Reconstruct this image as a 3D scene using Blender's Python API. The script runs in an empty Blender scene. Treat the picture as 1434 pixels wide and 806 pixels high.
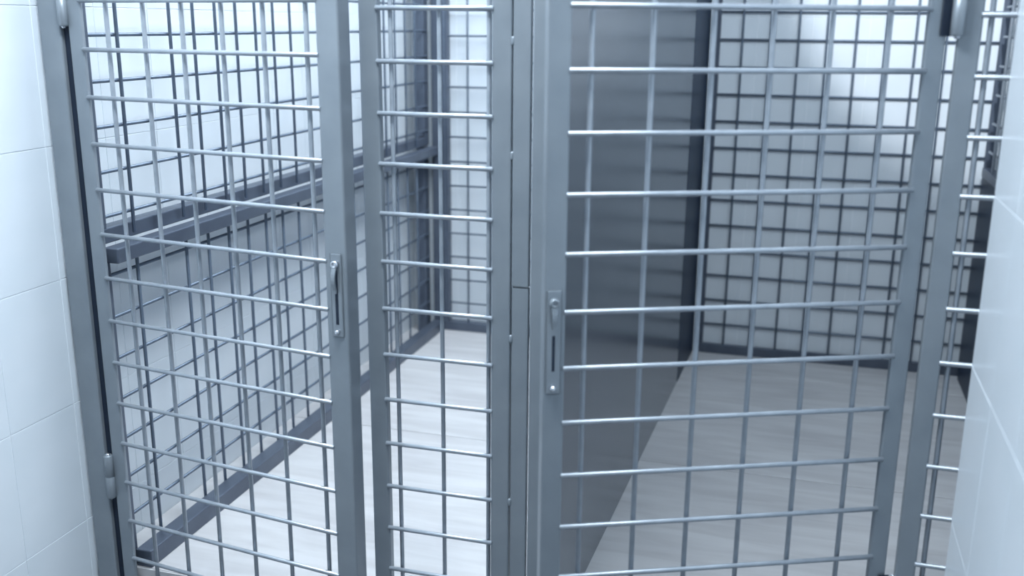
import bpy, bmesh, math, random
from mathutils import Vector, Matrix

scene = bpy.context.scene
COL = scene.collection
random.seed(7)
CH = 1.30                                   # camera height above the kennel floor

# ------------------------------------------------------------------ camera
YAW, PITCH, ROLL, FPX = 0.28184, 0.25779, 0.007957, 1400.55
fw = Vector((-math.sin(YAW) * math.cos(PITCH), math.cos(YAW) * math.cos(PITCH), -math.sin(PITCH)))
rt = Vector((math.cos(YAW), math.sin(YAW), 0))
up = rt.cross(fw)
rt, up = (math.cos(ROLL) * rt + math.sin(ROLL) * up), (-math.sin(ROLL) * rt + math.cos(ROLL) * up)
cam_data = bpy.data.cameras.new('camera')
cam = bpy.data.objects.new('camera', cam_data)
COL.objects.link(cam)
M4 = Matrix((rt, up, -fw)).transposed().to_4x4()
M4.translation = Vector((0, 0, CH))
cam.matrix_world = M4
cam_data.sensor_width = 36.0
cam_data.lens = FPX * 36.0 / 1434.0
cam_data.clip_start = 0.02
cam_data.dof.use_dof = True
cam_data.dof.focus_distance = 2.35
cam_data.dof.aperture_fstop = 2.3
scene.camera = cam

# ------------------------------------------------------------------ world, lights, exposure
world = bpy.data.worlds.new('world')
scene.world = world
world.use_nodes = True
bg = world.node_tree.nodes['Background']
bg.inputs['Color'].default_value = (0.66, 0.82, 1.0, 1)
bg.inputs['Strength'].default_value = 0.3


def area(name, loc, rot, sx, sy, power, color):
    l = bpy.data.lights.new(name, 'AREA')
    l.shape = 'RECTANGLE'
    l.size, l.size_y, l.energy, l.color = sx, sy, power, color
    o = bpy.data.objects.new(name, l)
    o.location, o.rotation_euler = loc, rot
    COL.objects.link(o)
    return o


COOL = (0.84, 0.93, 1.0)
area('corridor_light', (-0.72, 1.15, 2.57), (0, 0, 0), 0.8, 0.4, 56, COOL)
area('left_kennel_light', (-0.72, 2.95, 2.50), (0, math.radians(30), 0), 0.7, 1.7, 82, COOL)
area('right_kennel_fill', (0.12, 2.72, 2.40), (math.radians(40), 0, 0), 0.95, 1.0, 19, (0.78, 0.90, 1.0))  # added fill, tilted to brighten the right kennel's back wall
sp = bpy.data.lights.new('added_wall_spot', 'SPOT')  # unseen spot, added to make the bright patch on the back wall
sp.energy, sp.color, sp.spot_size, sp.spot_blend, sp.shadow_soft_size = 150, (0.9, 0.95, 1.0), math.radians(54), 0.3, 0.012
spo = bpy.data.objects.new('added_wall_spot', sp)
spo.location = (0.45, 2.30, CH + 1.05)
spo.rotation_euler = (Vector((0.70, 3.98, CH + 0.47)) - spo.location).to_track_quat('-Z', 'Y').to_euler()
COL.objects.link(spo)

scene.view_settings.view_transform = 'Standard'
scene.view_settings.look = 'None'
scene.view_settings.gamma = 1.0
scene.view_settings.use_curve_mapping = False
scene.view_settings.exposure = 0.0


# ------------------------------------------------------------------ materials
def new_mat(name):
    m = bpy.data.materials.new(name)
    m.use_nodes = True
    return m, m.node_tree, m.node_tree.nodes['Principled BSDF']


def noise(nt, scale, detail=3, stretch=None):
    tc = nt.nodes.new('ShaderNodeTexCoord')
    mp = nt.nodes.new('ShaderNodeMapping')
    if stretch:
        mp.inputs['Scale'].default_value = stretch
    n = nt.nodes.new('ShaderNodeTexNoise')
    n.inputs['Scale'].default_value = scale
    n.inputs['Detail'].default_value = detail
    nt.links.new(tc.outputs['Object'], mp.inputs['Vector'])
    nt.links.new(mp.outputs['Vector'], n.inputs['Vector'])
    return n


def ramp(nt, src, c0, c1, p0=0.3, p1=0.7):
    r = nt.nodes.new('ShaderNodeValToRGB')
    r.color_ramp.elements[0].position, r.color_ramp.elements[1].position = p0, p1
    r.color_ramp.elements[0].color, r.color_ramp.elements[1].color = (*c0, 1), (*c1, 1)
    nt.links.new(src, r.inputs['Fac'])
    return r


def metal(name, c0, c1, rough=0.38, metallic=0.35, scale=9, bump=0.04):
    m, nt, b = new_mat(name)
    n = noise(nt, scale, 4)
    r = ramp(nt, n.outputs['Fac'], c0, c1)
    nt.links.new(r.outputs['Color'], b.inputs['Base Color'])
    b.inputs['Metallic'].default_value = metallic
    b.inputs['Roughness'].default_value = rough
    bp = nt.nodes.new('ShaderNodeBump')
    bp.inputs['Strength'].default_value = bump
    bp.inputs['Distance'].default_value = 0.002
    nt.links.new(n.outputs['Fac'], bp.inputs['Height'])
    nt.links.new(bp.outputs['Normal'], b.inputs['Normal'])
    return m


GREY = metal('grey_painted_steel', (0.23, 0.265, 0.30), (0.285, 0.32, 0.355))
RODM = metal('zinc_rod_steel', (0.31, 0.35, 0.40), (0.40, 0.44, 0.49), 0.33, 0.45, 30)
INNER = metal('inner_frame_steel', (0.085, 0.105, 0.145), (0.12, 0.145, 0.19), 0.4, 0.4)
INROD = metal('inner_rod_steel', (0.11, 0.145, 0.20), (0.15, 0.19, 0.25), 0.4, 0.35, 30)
CHROME = metal('bright_steel', (0.62, 0.65, 0.70), (0.72, 0.75, 0.80), 0.18, 0.9, 20, 0.01)
DARK = metal('gap_slot_shade', (0.004, 0.012, 0.03), (0.007, 0.018, 0.04), 0.7, 0.0)  # near-black colour standing in for shade inside gaps and slots
SHEET = metal('grey_sheet_steel', (0.13, 0.155, 0.19), (0.17, 0.195, 0.23), 0.2, 0.35, 3, 0.05)
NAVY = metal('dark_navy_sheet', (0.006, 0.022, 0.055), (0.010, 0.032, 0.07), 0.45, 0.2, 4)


def tile_mat():
    m, nt, b = new_mat('white_glazed_tile')
    n = noise(nt, 6, 2)
    r = ramp(nt, n.outputs['Fac'], (0.68, 0.74, 0.79), (0.73, 0.78, 0.83))
    nt.links.new(r.outputs['Color'], b.inputs['Base Color'])
    b.inputs['Roughness'].default_value = 0.28
    b.inputs['Specular IOR Level'].default_value = 0.4
    bp = nt.nodes.new('ShaderNodeBump')
    bp.inputs['Strength'].default_value = 0.06
    bp.inputs['Distance'].default_value = 0.004
    nt.links.new(n.outputs['Fac'], bp.inputs['Height'])
    nt.links.new(bp.outputs['Normal'], b.inputs['Normal'])
    return m


def plain(name, c0, c1, rough, scale=20):
    m, nt, b = new_mat(name)
    n = noise(nt, scale, 3)
    r = ramp(nt, n.outputs['Fac'], c0, c1)
    nt.links.new(r.outputs['Color'], b.inputs['Base Color'])
    b.inputs['Roughness'].default_value = rough
    return m


def floor_mat():
    m, nt, b = new_mat('pale_wood_look_tile')
    n = noise(nt, 3.0, 6, (1.0, 7.0, 1.0))
    n.inputs['Distortion'].default_value = 0.6
    r = ramp(nt, n.outputs['Fac'], (0.515, 0.51, 0.52), (0.61, 0.61, 0.62), 0.32, 0.62)
    n2 = noise(nt, 1.6, 4, (1.0, 3.0, 1.0))
    r2 = ramp(nt, n2.outputs['Fac'], (0.90, 0.90, 0.91), (1, 1, 1), 0.3, 0.6)
    mx = nt.nodes.new('ShaderNodeMixRGB')
    mx.blend_type = 'MULTIPLY'
    mx.inputs['Fac'].default_value = 1.0
    nt.links.new(r.outputs['Color'], mx.inputs['Color1'])
    nt.links.new(r2.outputs['Color'], mx.inputs['Color2'])
    nt.links.new(mx.outputs['Color'], b.inputs['Base Color'])
    b.inputs['Roughness'].default_value = 0.45
    return m


TILE = tile_mat()
GROUT = plain('white_grout', (0.80, 0.84, 0.88), (0.86, 0.89, 0.92), 0.8)
FLOORT = floor_mat()
FGROUT = plain('floor_grout', (0.36, 0.34, 0.33), (0.44, 0.42, 0.41), 0.9)
CORR = plain('dark_grey_floor_tile', (0.13, 0.135, 0.145), (0.18, 0.185, 0.195), 0.5)
PLASTER = plain('ceiling_paint', (0.80, 0.83, 0.86), (0.84, 0.87, 0.90), 0.85)


# ------------------------------------------------------------------ mesh helpers
def link(name, me, parent=None, loc=None, rot=None):
    o = bpy.data.objects.new(name, me)
    COL.objects.link(o)
    if parent:
        o.parent = parent
    if loc:
        o.location = loc
    if rot:
        o.rotation_euler = rot
    return o


def box_mesh(name, lo, hi, mat, bevel=0.0):
    bm = bmesh.new()
    bmesh.ops.create_cube(bm, size=1.0)
    for v in bm.verts:
        v.co = Vector([(lo[i] + hi[i]) / 2 + v.co[i] * (hi[i] - lo[i]) for i in range(3)])
    if bevel:
        bmesh.ops.bevel(bm, geom=list(bm.edges), offset=bevel, segments=2, profile=0.5, affect='EDGES')
    me = bpy.data.meshes.new(name)
    bm.to_mesh(me)
    bm.free()
    me.materials.append(mat)
    return me


def box(name, lo, hi, mat, parent=None, bevel=0.0):
    """box whose origin sits at its own base centre"""
    c = Vector(((lo[0] + hi[0]) / 2, (lo[1] + hi[1]) / 2, lo[2]))
    me = box_mesh(name, [lo[i] - c[i] for i in range(3)], [hi[i] - c[i] for i in range(3)], mat, bevel)
    return link(name, me, parent, c)


def rod_mesh(name, length, radius, mat, axis='Z', segs=8):
    bm = bmesh.new()
    b = radius * 0.25
    prof = [(0, radius - b), (b, radius), (length - b, radius), (length, radius - b)]
    rings = []
    for z, r in prof:
        rings.append([bm.verts.new((r * math.cos(2 * math.pi * i / segs), r * math.sin(2 * math.pi * i / segs), z)) for i in range(segs)])
    for a, c in zip(rings, rings[1:]):
        for i in range(segs):
            f = bm.faces.new((a[i], a[(i + 1) % segs], c[(i + 1) % segs], c[i]))
            f.smooth = True
    bm.faces.new(rings[0][::-1])
    bm.faces.new(rings[-1])
    if axis == 'X':
        bmesh.ops.rotate(bm, verts=bm.verts, cent=(0, 0, 0), matrix=Matrix.Rotation(math.pi / 2, 3, 'Y'))
    elif axis == 'Y':
        bmesh.ops.rotate(bm, verts=bm.verts, cent=(0, 0, 0), matrix=Matrix.Rotation(-math.pi / 2, 3, 'X'))
    me = bpy.data.meshes.new(name)
    bm.to_mesh(me)
    bm.free()
    me.materials.append(mat)
    return me


def lathe(name, prof, mat, axis='Z', segs=20, parent=None, loc=None):
    bm = bmesh.new()
    rings = []
    for z, r in prof:
        rings.append([bm.verts.new((r * math.cos(2 * math.pi * i / segs), r * math.sin(2 * math.pi * i / segs), z)) for i in range(segs)])
    for a, c in zip(rings, rings[1:]):
        for i in range(segs):
            f = bm.faces.new((a[i], a[(i + 1) % segs], c[(i + 1) % segs], c[i]))
            f.smooth = True
    bm.faces.new(rings[0][::-1])
    bm.faces.new(rings[-1])
    if axis == '-Y':
        bmesh.ops.rotate(bm, verts=bm.verts, cent=(0, 0, 0), matrix=Matrix.Rotation(math.pi / 2, 3, 'X'))
    me = bpy.data.meshes.new(name)
    bm.to_mesh(me)
    bm.free()
    me.materials.append(mat)
    return link(name, me, parent, loc)


def tag(o, label, cat, group=None):
    o['label'], o['category'] = label, cat
    if group:
        o['group'] = group
    return o


def thing(name, label, cat, loc=(0, 0, 0), rz=0.0, group=None):
    o = bpy.data.objects.new(name, None)
    o.empty_display_size = 0.1
    COL.objects.link(o)
    o.location, o.rotation_euler = loc, (0, 0, rz)
    return tag(o, label, cat, group)


def grid(parent, xs, zs, x0, x1, z0, z1, yh, yv, mat, r=0.0048, axis='X'):
    """welded rod grid; xs / zs = rod positions, axis = horizontal direction in the parent's frame"""
    hm = rod_mesh('rod', x1 - x0, r, mat, axis)
    vm = rod_mesh('rod', z1 - z0, r, mat, 'Z')
    for z in zs:
        link('rod', hm, parent, (x0, yh, z) if axis == 'X' else (yh, x0, z))
    for x in xs:
        link('rod', vm, parent, (x, yv, z0) if axis == 'X' else (yv, x, z0))


def rows(z_first, lo, hi, step=0.1):
    k = math.ceil((z_first - hi) / step)
    out = []
    while z_first - k * step > lo:
        out.append(z_first - k * step)
        k += 1
    return out


# ------------------------------------------------------------------ setting
XL, XR, YB, ZC = -1.60, 0.312, 3.992, 2.60
XK = 0.69                                     # right wall inside the right kennel
CF = -0.12                                    # corridor floor, a step below the kennels
YS = 1.863
YP = 1.815                                    # end of the corridor's right wall


def tile_mesh(w, h, t=0.0014, j=0.0008, bev=0.0007):
    bm = bmesh.new()
    a = [bm.verts.new(p) for p in ((j, 0, j), (w - j, 0, j), (w - j, 0, h - j), (j, 0, h - j))]
    b = [bm.verts.new((v.co.x, -t + bev, v.co.z)) for v in a]
    k = j + bev
    c = [bm.verts.new(p) for p in ((k, -t, k), (w - k, -t, k), (w - k, -t, h - k), (k, -t, h - k))]
    for p, q in ((a, b), (b, c)):
        for i in range(4):
            bm.faces.new((p[i], p[(i + 1) % 4], q[(i + 1) % 4], q[i]))
    bm.faces.new(c)
    bmesh.ops.recalc_face_normals(bm, faces=bm.faces)
    me = bpy.data.meshes.new('wall_tile')
    bm.to_mesh(me)
    bm.free()
    me.materials.append(TILE)
    return me


TW, TH = 0.20, 0.30
TCACHE = {}


def tile_wall(parent, origin, rz, length, height, u0=0.0, z0=0.0):
    """tiles laid from the origin along local +x, facing local -y; z row lines at multiples of TH + 0.13"""
    ca, sa = math.cos(rz), math.sin(rz)
    us = [0.0]
    u = u0 if u0 > 0 else TW
    while u < length - 0.02:
        us.append(u)
        u += TW
    us.append(length)
    vs = [z0]
    v = 0.13
    while v < height - 0.02:
        vs.append(v)
        v += TH
    vs.append(height)
    for a, b in zip(us, us[1:]):
        for c, d in zip(vs, vs[1:]):
            key = (round(b - a, 3), round(d - c, 3))
            if key not in TCACHE:
                TCACHE[key] = tile_mesh(*key)
            o = link('wall_tile', TCACHE[key], parent)
            o.location = Vector((origin[0] + ca * a, origin[1] + sa * a, c)) - parent.location
            o.rotation_euler = (random.uniform(-0.0012, 0.0012), 0, rz + random.uniform(-0.0015, 0.0015))


def structure(name, lo, hi, mat):
    o = box(name, lo, hi, mat)
    o['kind'] = 'structure'
    return o


T = 0.0014
Y0 = -0.8
wl = structure('wall_left', (XL - 0.15, Y0, CF), (XL - T, YB + 0.15, ZC), GROUT)
tile_wall(wl, (XL - T, 0.43), math.pi / 2, YB - 0.43, ZC, 0, CF)
wb = structure('wall_back', (XL - T, YB + T, 0), (XK + 0.15, YB + 0.15, ZC), GROUT)
tile_wall(wb, (XL, YB + T), 0, XK - XL, ZC)
wr = structure('wall_right', (XR + T, Y0, CF), (XK + 0.15, YP, ZC), GROUT)
tile_wall(wr, (XR + T, YP), -math.pi / 2, YP - 0.2, ZC, 0, CF)
wk = structure('wall_far_right', (XK + T, YP, 0), (XK + 0.15, YB + T, ZC), GROUT)
tile_wall(wk, (XK + T, YB), -math.pi / 2, YB - YP, ZC)
fl = structure('floor', (XL - 0.15, YS, CF - 0.1), (XK + 0.15, YB + 0.15, -0.001), FGROUT)
fc = structure('floor', (XL - 0.15, Y0, CF - 0.1), (XK + 0.15, YS, CF - 0.004), FGROUT)
structure('ceiling', (XL - 0.15, Y0, ZC), (XK + 0.15, YB + 0.15, ZC + 0.1), PLASTER)

ftc = {}
fx = [XL, -0.46, XK]
fy = [-0.75, 0.15, 1.05, YS, 2.85, 3.75, YB]
for xa, xb in zip(fx, fx[1:]):
    for ya, yb in zip(fy, fy[1:]):
        if yb <= YP - 0.5 and xb > XR:
            xb_ = XR
        else:
            xb_ = xb
        g = 0.0020
        bm = bmesh.new()
        bot = [bm.verts.new(p) for p in ((xa + g, ya + g, -0.001), (xb_ - g, ya + g, -0.001), (xb_ - g, yb - g, -0.001), (xa + g, yb - g, -0.001))]
        e = 0.0012
        mid = [bm.verts.new((v.co.x, v.co.y, 0.0018)) for v in bot]
        top = [bm.verts.new(p) for p in ((xa + g + e, ya + g + e, 0.003), (xb_ - g - e, ya + g + e, 0.003), (xb_ - g - e, yb - g - e, 0.003), (xa + g + e, yb - g - e, 0.003))]
        for p, q in ((bot, mid), (mid, top)):
            for i in range(4):
                bm.faces.new((p[i], p[(i + 1) % 4], q[(i + 1) % 4], q[i]))
        bm.faces.new(top)
        bmesh.ops.translate(bm, verts=bm.verts, vec=(-xa, -ya, 0))
        me = bpy.data.meshes.new('floor_tile')
        bm.to_mesh(me)
        bm.free()
        me.materials.append(FLOORT if ya >= YS else CORR)
        o = link('floor_tile', me, fl)
        o.parent = fl if ya >= YS else fc
        o.location = Vector((xa, ya, 0 if ya >= YS else CF - 0.003)) - o.parent.location

se = box('step_edge', (XL, YS - 0.004, CF), (XK, YS, 0.003), FLOORT, None, 0.001)
se.parent = fl
se.location -= fl.location
FZ = 0.003                                     # finished floor
YF = 1.841                                     # front plane of the two kennels (rod centres)
TOP = 2.20

FB = CF                                        # foot of the front frames

# ------------------------------------------------------------------ front of the left kennel
k1 = thing('kennel_frame', 'grey steel front frame of the left kennel with a narrow fixed mesh panel', 'kennel frame', (-1.07, YF, FB))


def wbox(name, lo, hi, mat, parent, bevel=0.003):
    o = parent.location
    return box(name, [lo[i] - o[i] for i in range(3)], [hi[i] - o[i] for i in range(3)], mat, parent, bevel)


wbox('post', (-1.592, YF, FB), (-1.538, YF + 0.02, TOP), GREY, k1)
wbox('post', (-0.847, YF, FB), (-0.808, YF + 0.02, TOP), GREY, k1)
wbox('post', (-0.577, YF, FB), (-0.5375, YF + 0.02, TOP), GREY, k1)
wbox('top_rail', (-1.590, YF + 0.002, TOP), (-0.5375, YF + 0.02, TOP + 0.045), GREY, k1)
wbox('bottom_rail', (-0.805, YF + 0.003, FB), (-0.577, YF + 0.02, FB + 0.04), GREY, k1)
wbox('top_rail', (-0.805, YF + 0.003, 2.06), (-0.577, YF + 0.02, 2.10), GREY, k1)
wbox('gap_shade', (-1.538, YF + 0.010, FB), (-1.512, YF + 0.02, TOP), DARK, k1, 0.001)  # dark strip painting the shade in the gap between post and gate
Z1 = CH + 0.0283
k1l = k1.location
g = 0.0048
grid(k1, [-0.7844 + 0.1 * k - k1l.x for k in range(3)], [z - FB for z in rows(Z1, -0.06, 2.05)],
     -0.812 - k1l.x, -0.573 - k1l.x, 0.03, 2.07 - FB, 0.0, 0.0096, RODM)
for z in (-0.038, -0.252, -0.62, -0.98, 0.30, 0.62):
    lathe('weld_bead', [(0, 0.0030), (0.003, 0.0040), (0.013, 0.0042), (0.016, 0.0030)], GREY, 'Z', 10, k1,
          (-0.5358 - k1l.x, 0.0035, CH + z - FB))

# joining strip between the two frames, in two lengths
js = thing('joining_strip', 'flat grey steel strip filling the gap between the two kennel frames', 'cover strip', (-0.517, YF, FB))
ZJ = CH - 0.505
wbox('strip_piece', (-0.5345, YF + 0.003, FB), (-0.5005, YF + 0.018, ZJ), GREY, js, 0.002)
wbox('strip_piece', (-0.5345, YF + 0.001, ZJ + 0.002), (-0.5005, YF + 0.018, TOP + 0.045), GREY, js, 0.002)

# ------------------------------------------------------------------ front of the right kennel
k2 = thing('kennel_frame', 'grey steel front frame of the right kennel with mesh strip ending behind the white wall', 'kennel frame', (0.05, YF, FB))
k2l = k2.location
wbox('post', (-0.4965, YF + 0.001, FB), (-0.452, YF + 0.02, TOP), GREY, k2)
wbox('post', (0.230, YF, FB), (0.266, YF + 0.02, TOP), GREY, k2)
wbox('post', (0.630, YF, FB), (0.675, YF + 0.02, TOP), GREY, k2)
wbox('top_rail', (-0.4965, YF + 0.002, TOP), (0.675, YF + 0.02, TOP + 0.045), GREY, k2)
wbox('bottom_rail', (0.268, YF + 0.003, FB), (0.630, YF + 0.02, FB + 0.04), GREY, k2)
grid(k2, [0.2795 + 0.1 * k - k2l.x for k in range(4)], [z - FB for z in rows(CH + 0.0207, -0.06, 2.15)],
     0.262 - k2l.x, 0.635 - k2l.x, 0.03, 2.19 - FB, 0.0, 0.0096, RODM)


# ------------------------------------------------------------------ gates
def hinge(parent, x, y, z, r, h, shade=None):
    hb = lathe('hinge', [(0, r * 0.8), (0.003, r), (h * 0.49, r), (h * 0.5, r * 0.88), (h * 0.51, r), (h - 0.003, r), (h, r * 0.8)], GREY, 'Z', 18, parent, (x, y, z))
    pin = lathe('hinge_pin', [(-0.004, r * 0.35), (0, r * 0.5), (h, r * 0.5), (h + 0.004, r * 0.35)], CHROME, 'Z', 12)
    pin.parent = hb
    if shade:
        link('hinge_shade', box_mesh('hinge_shade', (shade[0], 0.008, 0), (shade[1], 0.0115, h), DARK, 0.0008), hb)  # dark strip standing in for the shadowed gap beside the barrel
    return hb


def latch(parent, x, y, ztop, drop, lever, slot, hook):
    """lever latch let into the gate stile: plate, pivot, lever, slot, stud"""
    pw = 0.013
    l = thing_part('latch_plate', box_mesh('latch_plate', (-pw, -0.0035, -drop - 0.012), (pw, 0, 0.022), GREY, 0.0028), parent, (x, y, ztop))
    lathe('pivot', [(0, 0.0085), (0.006, 0.0085), (0.009, 0.007), (0.0092, 0.004), (0.006, 0.0035)], CHROME if hook else GREY, '-Y', 18, l, (0, -0.003, 0))
    # lever: a slim tapered bar hanging from the pivot and leaning out of the plate
    bm = bmesh.new()
    n = 8
    prev = None
    for i in range(n + 1):
        t = i / n
        z = -0.004 - lever * t
        w = 0.0052 * (1 - 0.45 * t)
        yy = -0.0105 - (0.006 if hook else 0.002) * math.sin(math.pi * min(1, t * 1.1))
        ring = [bm.verts.new((sx * w, yy + sy, z)) for sx, sy in ((-1, 0), (1, 0), (1, 0.004), (-1, 0.004))]
        if prev:
            for k in range(4):
                bm.faces.new((prev[k], prev[(k + 1) % 4], ring[(k + 1) % 4], ring[k]))
        else:
            bm.faces.new(ring)
        prev = ring
    bm.faces.new(prev[::-1])
    bmesh.ops.recalc_face_normals(bm, faces=bm.faces)
    me = bpy.data.meshes.new('lever')
    bm.to_mesh(me)
    bm.free()
    me.materials.append(GREY)
    link('lever', me, l)
    s0, s1, sw = slot
    link('slot', box_mesh('slot', (-sw, -0.0042, -s1), (sw, -0.002, -s0), DARK, 0.0008), l)
    lathe('stud', [(0, 0.0055), (0.004, 0.0055), (0.0075, 0.0042), (0.009, 0.002)], CHROME, '-Y', 16, l, (0, -0.003, -drop))
    return l


def thing_part(name, me, parent, loc):
    return link(name, me, parent, loc)


# left gate, hinged on the left post and standing a little open
aL, yL, sH = -0.13412, 1.63955, -1.536
gl = thing('mesh_gate', 'left grey mesh gate hinged beside the left wall, standing slightly open', 'gate',
           (sH * math.cos(aL), yL + sH * math.sin(aL), FB), aL)
gx = lambda s: s - sH
BOT, GT = -0.07, 2.08


def gbox(name, s0, s1, y0, y1, z0, z1, par, f=gx, mat=GREY):
    return box(name, (f(s0), y0, z0 - FB), (f(s1), y1, z1 - FB), mat, par, 0.003)


gbox('stile', -1.534, -1.4955, -0.001, 0.008, BOT, GT, gl)
gbox('stile', -0.906, -0.856, -0.001, 0.038, BOT, GT, gl)
gbox('rail', -1.4955, -0.906, 0, 0.010, BOT, BOT + 0.035, gl)
gbox('rail', -1.4955, -0.906, 0, 0.010, GT - 0.04, GT, gl)
grid(gl, [gx(-1.43335 + 0.1 * k) for k in range(6)], [z - FB for z in rows(CH + 0.0408, BOT + 0.06, GT - 0.05)],
     gx(-1.499), gx(-0.902), BOT + 0.03 - FB, GT - 0.03 - FB, -0.001, 0.0086, RODM)
hinge(gl, gx(-1.541), -0.006, CH - 0.012 - FB, 0.011, 0.11)
hinge(gl, gx(-1.541), -0.006, CH - 1.105 - FB, 0.011, 0.11)
latch(gl, gx(-0.879), -0.001, CH - 0.462 - FB, 0.140, 0.055, (0.012, 0.125, 0.0035), True)

# right gate, hinged on the right post and swung out towards the viewer
aR, yR, sR = 0.41731, 1.74846, 0.240
gr = thing('mesh_gate', 'right grey mesh gate in front of the solid partition, swung open towards the viewer', 'gate',
           (sR * math.cos(aR), yR + sR * math.sin(aR), FB), aR)
fx2 = lambda s: s - sR
gbox('stile', -0.436, -0.399, -0.001, 0.035, BOT, GT, gr, fx2)
gbox('stile', 0.198, 0.233, -0.001, 0.010, BOT, GT, gr, fx2)
gbox('rail', -0.399, 0.195, 0, 0.035, BOT, BOT + 0.04, gr, fx2)
gbox('rail', -0.399, 0.195, 0, 0.035, GT - 0.04, GT, gr, fx2)
grid(gr, [fx2(-0.3642 + 0.1 * k) for k in range(6)], [z - FB for z in rows(CH + 0.0295, BOT + 0.06, GT - 0.05)],
     fx2(-0.402), fx2(0.203), BOT + 0.03 - FB, GT - 0.03 - FB, -0.001, 0.0086, RODM)
hinge(gr, fx2(0.2435), -0.014, CH - 0.014 - FB, 0.012, 0.12, (-0.024, -0.004))
hinge(gr, fx2(0.2435), -0.014, CH - 1.130 - FB, 0.012, 0.12, (-0.024, -0.004))
latch(gr, fx2(-0.4195), -0.001, CH - 0.452 - FB, 0.152, 0.042, (0.058, 0.122, 0.0026), False)

# ------------------------------------------------------------------ side mesh of the left kennel
XS = -1.5034


# upper panel
pu = thing('side_mesh_panel', 'upper mesh panel along the left wall, above the double rail', 'mesh panel', (XS, 2.92, CH - 0.492))
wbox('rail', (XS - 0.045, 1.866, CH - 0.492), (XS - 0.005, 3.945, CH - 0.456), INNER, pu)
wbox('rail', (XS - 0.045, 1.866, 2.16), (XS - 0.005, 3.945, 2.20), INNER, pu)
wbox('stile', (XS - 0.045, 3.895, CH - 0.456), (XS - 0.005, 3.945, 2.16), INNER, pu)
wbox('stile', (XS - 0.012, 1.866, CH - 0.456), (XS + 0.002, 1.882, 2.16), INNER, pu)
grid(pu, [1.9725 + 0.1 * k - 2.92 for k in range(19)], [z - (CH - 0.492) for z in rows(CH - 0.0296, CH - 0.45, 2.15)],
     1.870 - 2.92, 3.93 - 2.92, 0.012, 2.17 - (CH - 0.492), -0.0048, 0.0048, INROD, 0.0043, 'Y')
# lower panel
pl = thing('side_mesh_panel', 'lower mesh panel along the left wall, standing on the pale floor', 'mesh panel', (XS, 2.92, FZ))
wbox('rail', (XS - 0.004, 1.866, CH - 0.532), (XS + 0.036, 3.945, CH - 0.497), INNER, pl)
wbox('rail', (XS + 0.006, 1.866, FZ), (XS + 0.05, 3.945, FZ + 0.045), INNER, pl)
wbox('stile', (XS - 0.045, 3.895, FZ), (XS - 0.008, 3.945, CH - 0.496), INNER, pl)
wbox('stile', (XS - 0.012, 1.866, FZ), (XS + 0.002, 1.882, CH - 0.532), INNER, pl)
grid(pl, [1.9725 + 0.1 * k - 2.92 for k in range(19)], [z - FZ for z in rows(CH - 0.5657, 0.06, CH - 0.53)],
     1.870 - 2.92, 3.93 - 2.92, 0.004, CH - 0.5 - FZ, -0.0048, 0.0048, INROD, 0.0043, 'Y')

# ------------------------------------------------------------------ back mesh of both kennels
BG = 0.1022


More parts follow.
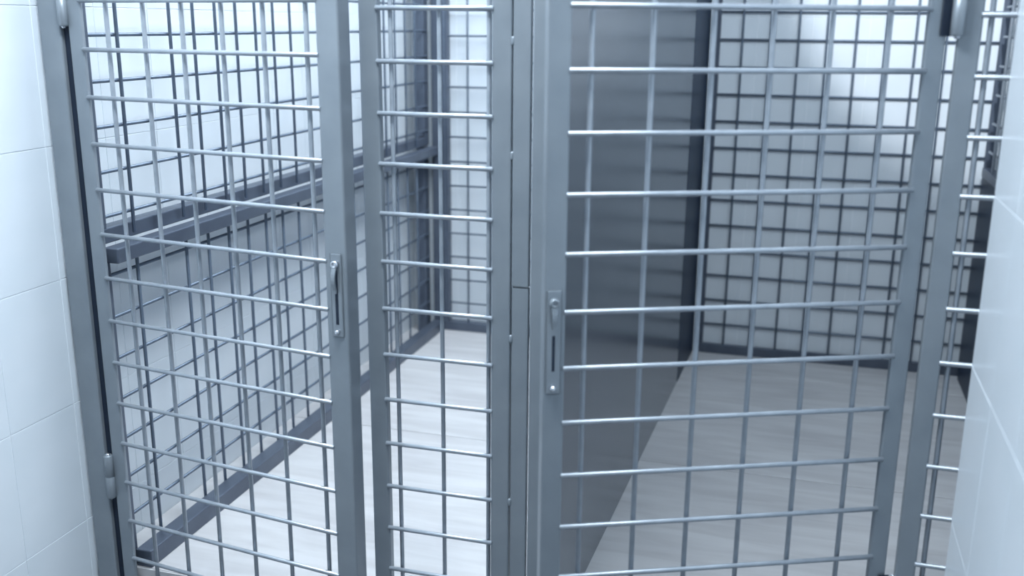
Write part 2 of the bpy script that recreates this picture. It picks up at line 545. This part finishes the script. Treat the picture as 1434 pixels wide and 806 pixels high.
def back_panel(label, x0, x1, xfirst, zfirst, ym, dp, wl_=0.032):
    p = thing('back_mesh_panel', label, 'mesh panel', ((x0 + x1) / 2, ym, FZ))
    wbox('rail', (x0, ym - 0.002, FZ), (x1, ym + dp, FZ + 0.04), INNER, p)
    wbox('rail', (x0, ym - 0.002, 2.16), (x1, ym + dp, 2.20), INNER, p)
    wbox('stile', (x0, ym - 0.001, FZ + 0.04), (x0 + wl_, ym + dp, 2.16), INNER, p)
    wbox('stile', (x1 - 0.032, ym - 0.001, FZ + 0.04), (x1, ym + dp, 2.16), INNER, p)
    xs = []
    x = xfirst - 10 * BG
    while x < x1 - 0.04:
        if x > x0 + 0.04:
            xs.append(x - p.location.x)
        x += BG
    grid(p, xs, [z - FZ for z in rows(zfirst, 0.07, 2.15, BG)], x0 + 0.01 - p.location.x, x1 - 0.01 - p.location.x,
         0.02, 2.17, 0.0105, 0.002, INROD, 0.0041)
    return p


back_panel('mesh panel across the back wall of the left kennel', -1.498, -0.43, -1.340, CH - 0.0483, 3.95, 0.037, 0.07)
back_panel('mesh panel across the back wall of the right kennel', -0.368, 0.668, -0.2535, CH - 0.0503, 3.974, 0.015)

# ------------------------------------------------------------------ partition between the kennels
xa, ya, xb, yb = -0.440, 1.905, -0.3765, 3.985
ang = math.atan2(-(xb - xa), yb - ya)
pt = thing('partition', 'solid grey sheet steel partition standing between the two kennels', 'partition', (xa, ya, FZ), ang)
Lp = math.hypot(xb - xa, yb - ya)
box('sheet', (-0.018, 0, 0), (0, Lp - 0.40, 2.40), SHEET, pt, 0.001)
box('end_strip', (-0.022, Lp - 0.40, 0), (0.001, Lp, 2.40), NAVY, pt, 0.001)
box('top_cap', (-0.024, 0, 2.40), (0.006, Lp, 2.43), INNER, pt, 0.002)

# ------------------------------------------------------------------ right side of the right kennel
XP = 0.632
sr = thing('side_sheet_panel', 'dark navy solid sheet along the lower right side of the right kennel', 'sheet panel', (XP, 2.92, FZ))
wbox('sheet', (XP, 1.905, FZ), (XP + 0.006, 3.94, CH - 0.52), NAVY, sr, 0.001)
wbox('rail', (XP - 0.006, 1.905, CH - 0.52), (XP + 0.030, 3.94, CH - 0.488), INNER, sr)
su = thing('side_mesh_panel', 'mesh panel along the right wall of the right kennel, above the navy sheet', 'mesh panel', (XP, 2.92, CH - 0.488))
wbox('rail', (XP, 1.905, 2.16), (XP + 0.036, 3.945, 2.20), INNER, su)
wbox('stile', (XP + 0.018, 1.905, CH - 0.488), (XP + 0.045, 1.935, 2.16), INNER, su)
grid(su, [1.9725 + 0.1 * k - 2.92 for k in range(19)], [z - (CH - 0.488) for z in rows(CH - 0.03, CH - 0.46, 2.15)],
     1.91 - 2.92, 3.93 - 2.92, 0.0, 2.17 - (CH - 0.488), 0.0096, 0.0, RODM, axis='Y')
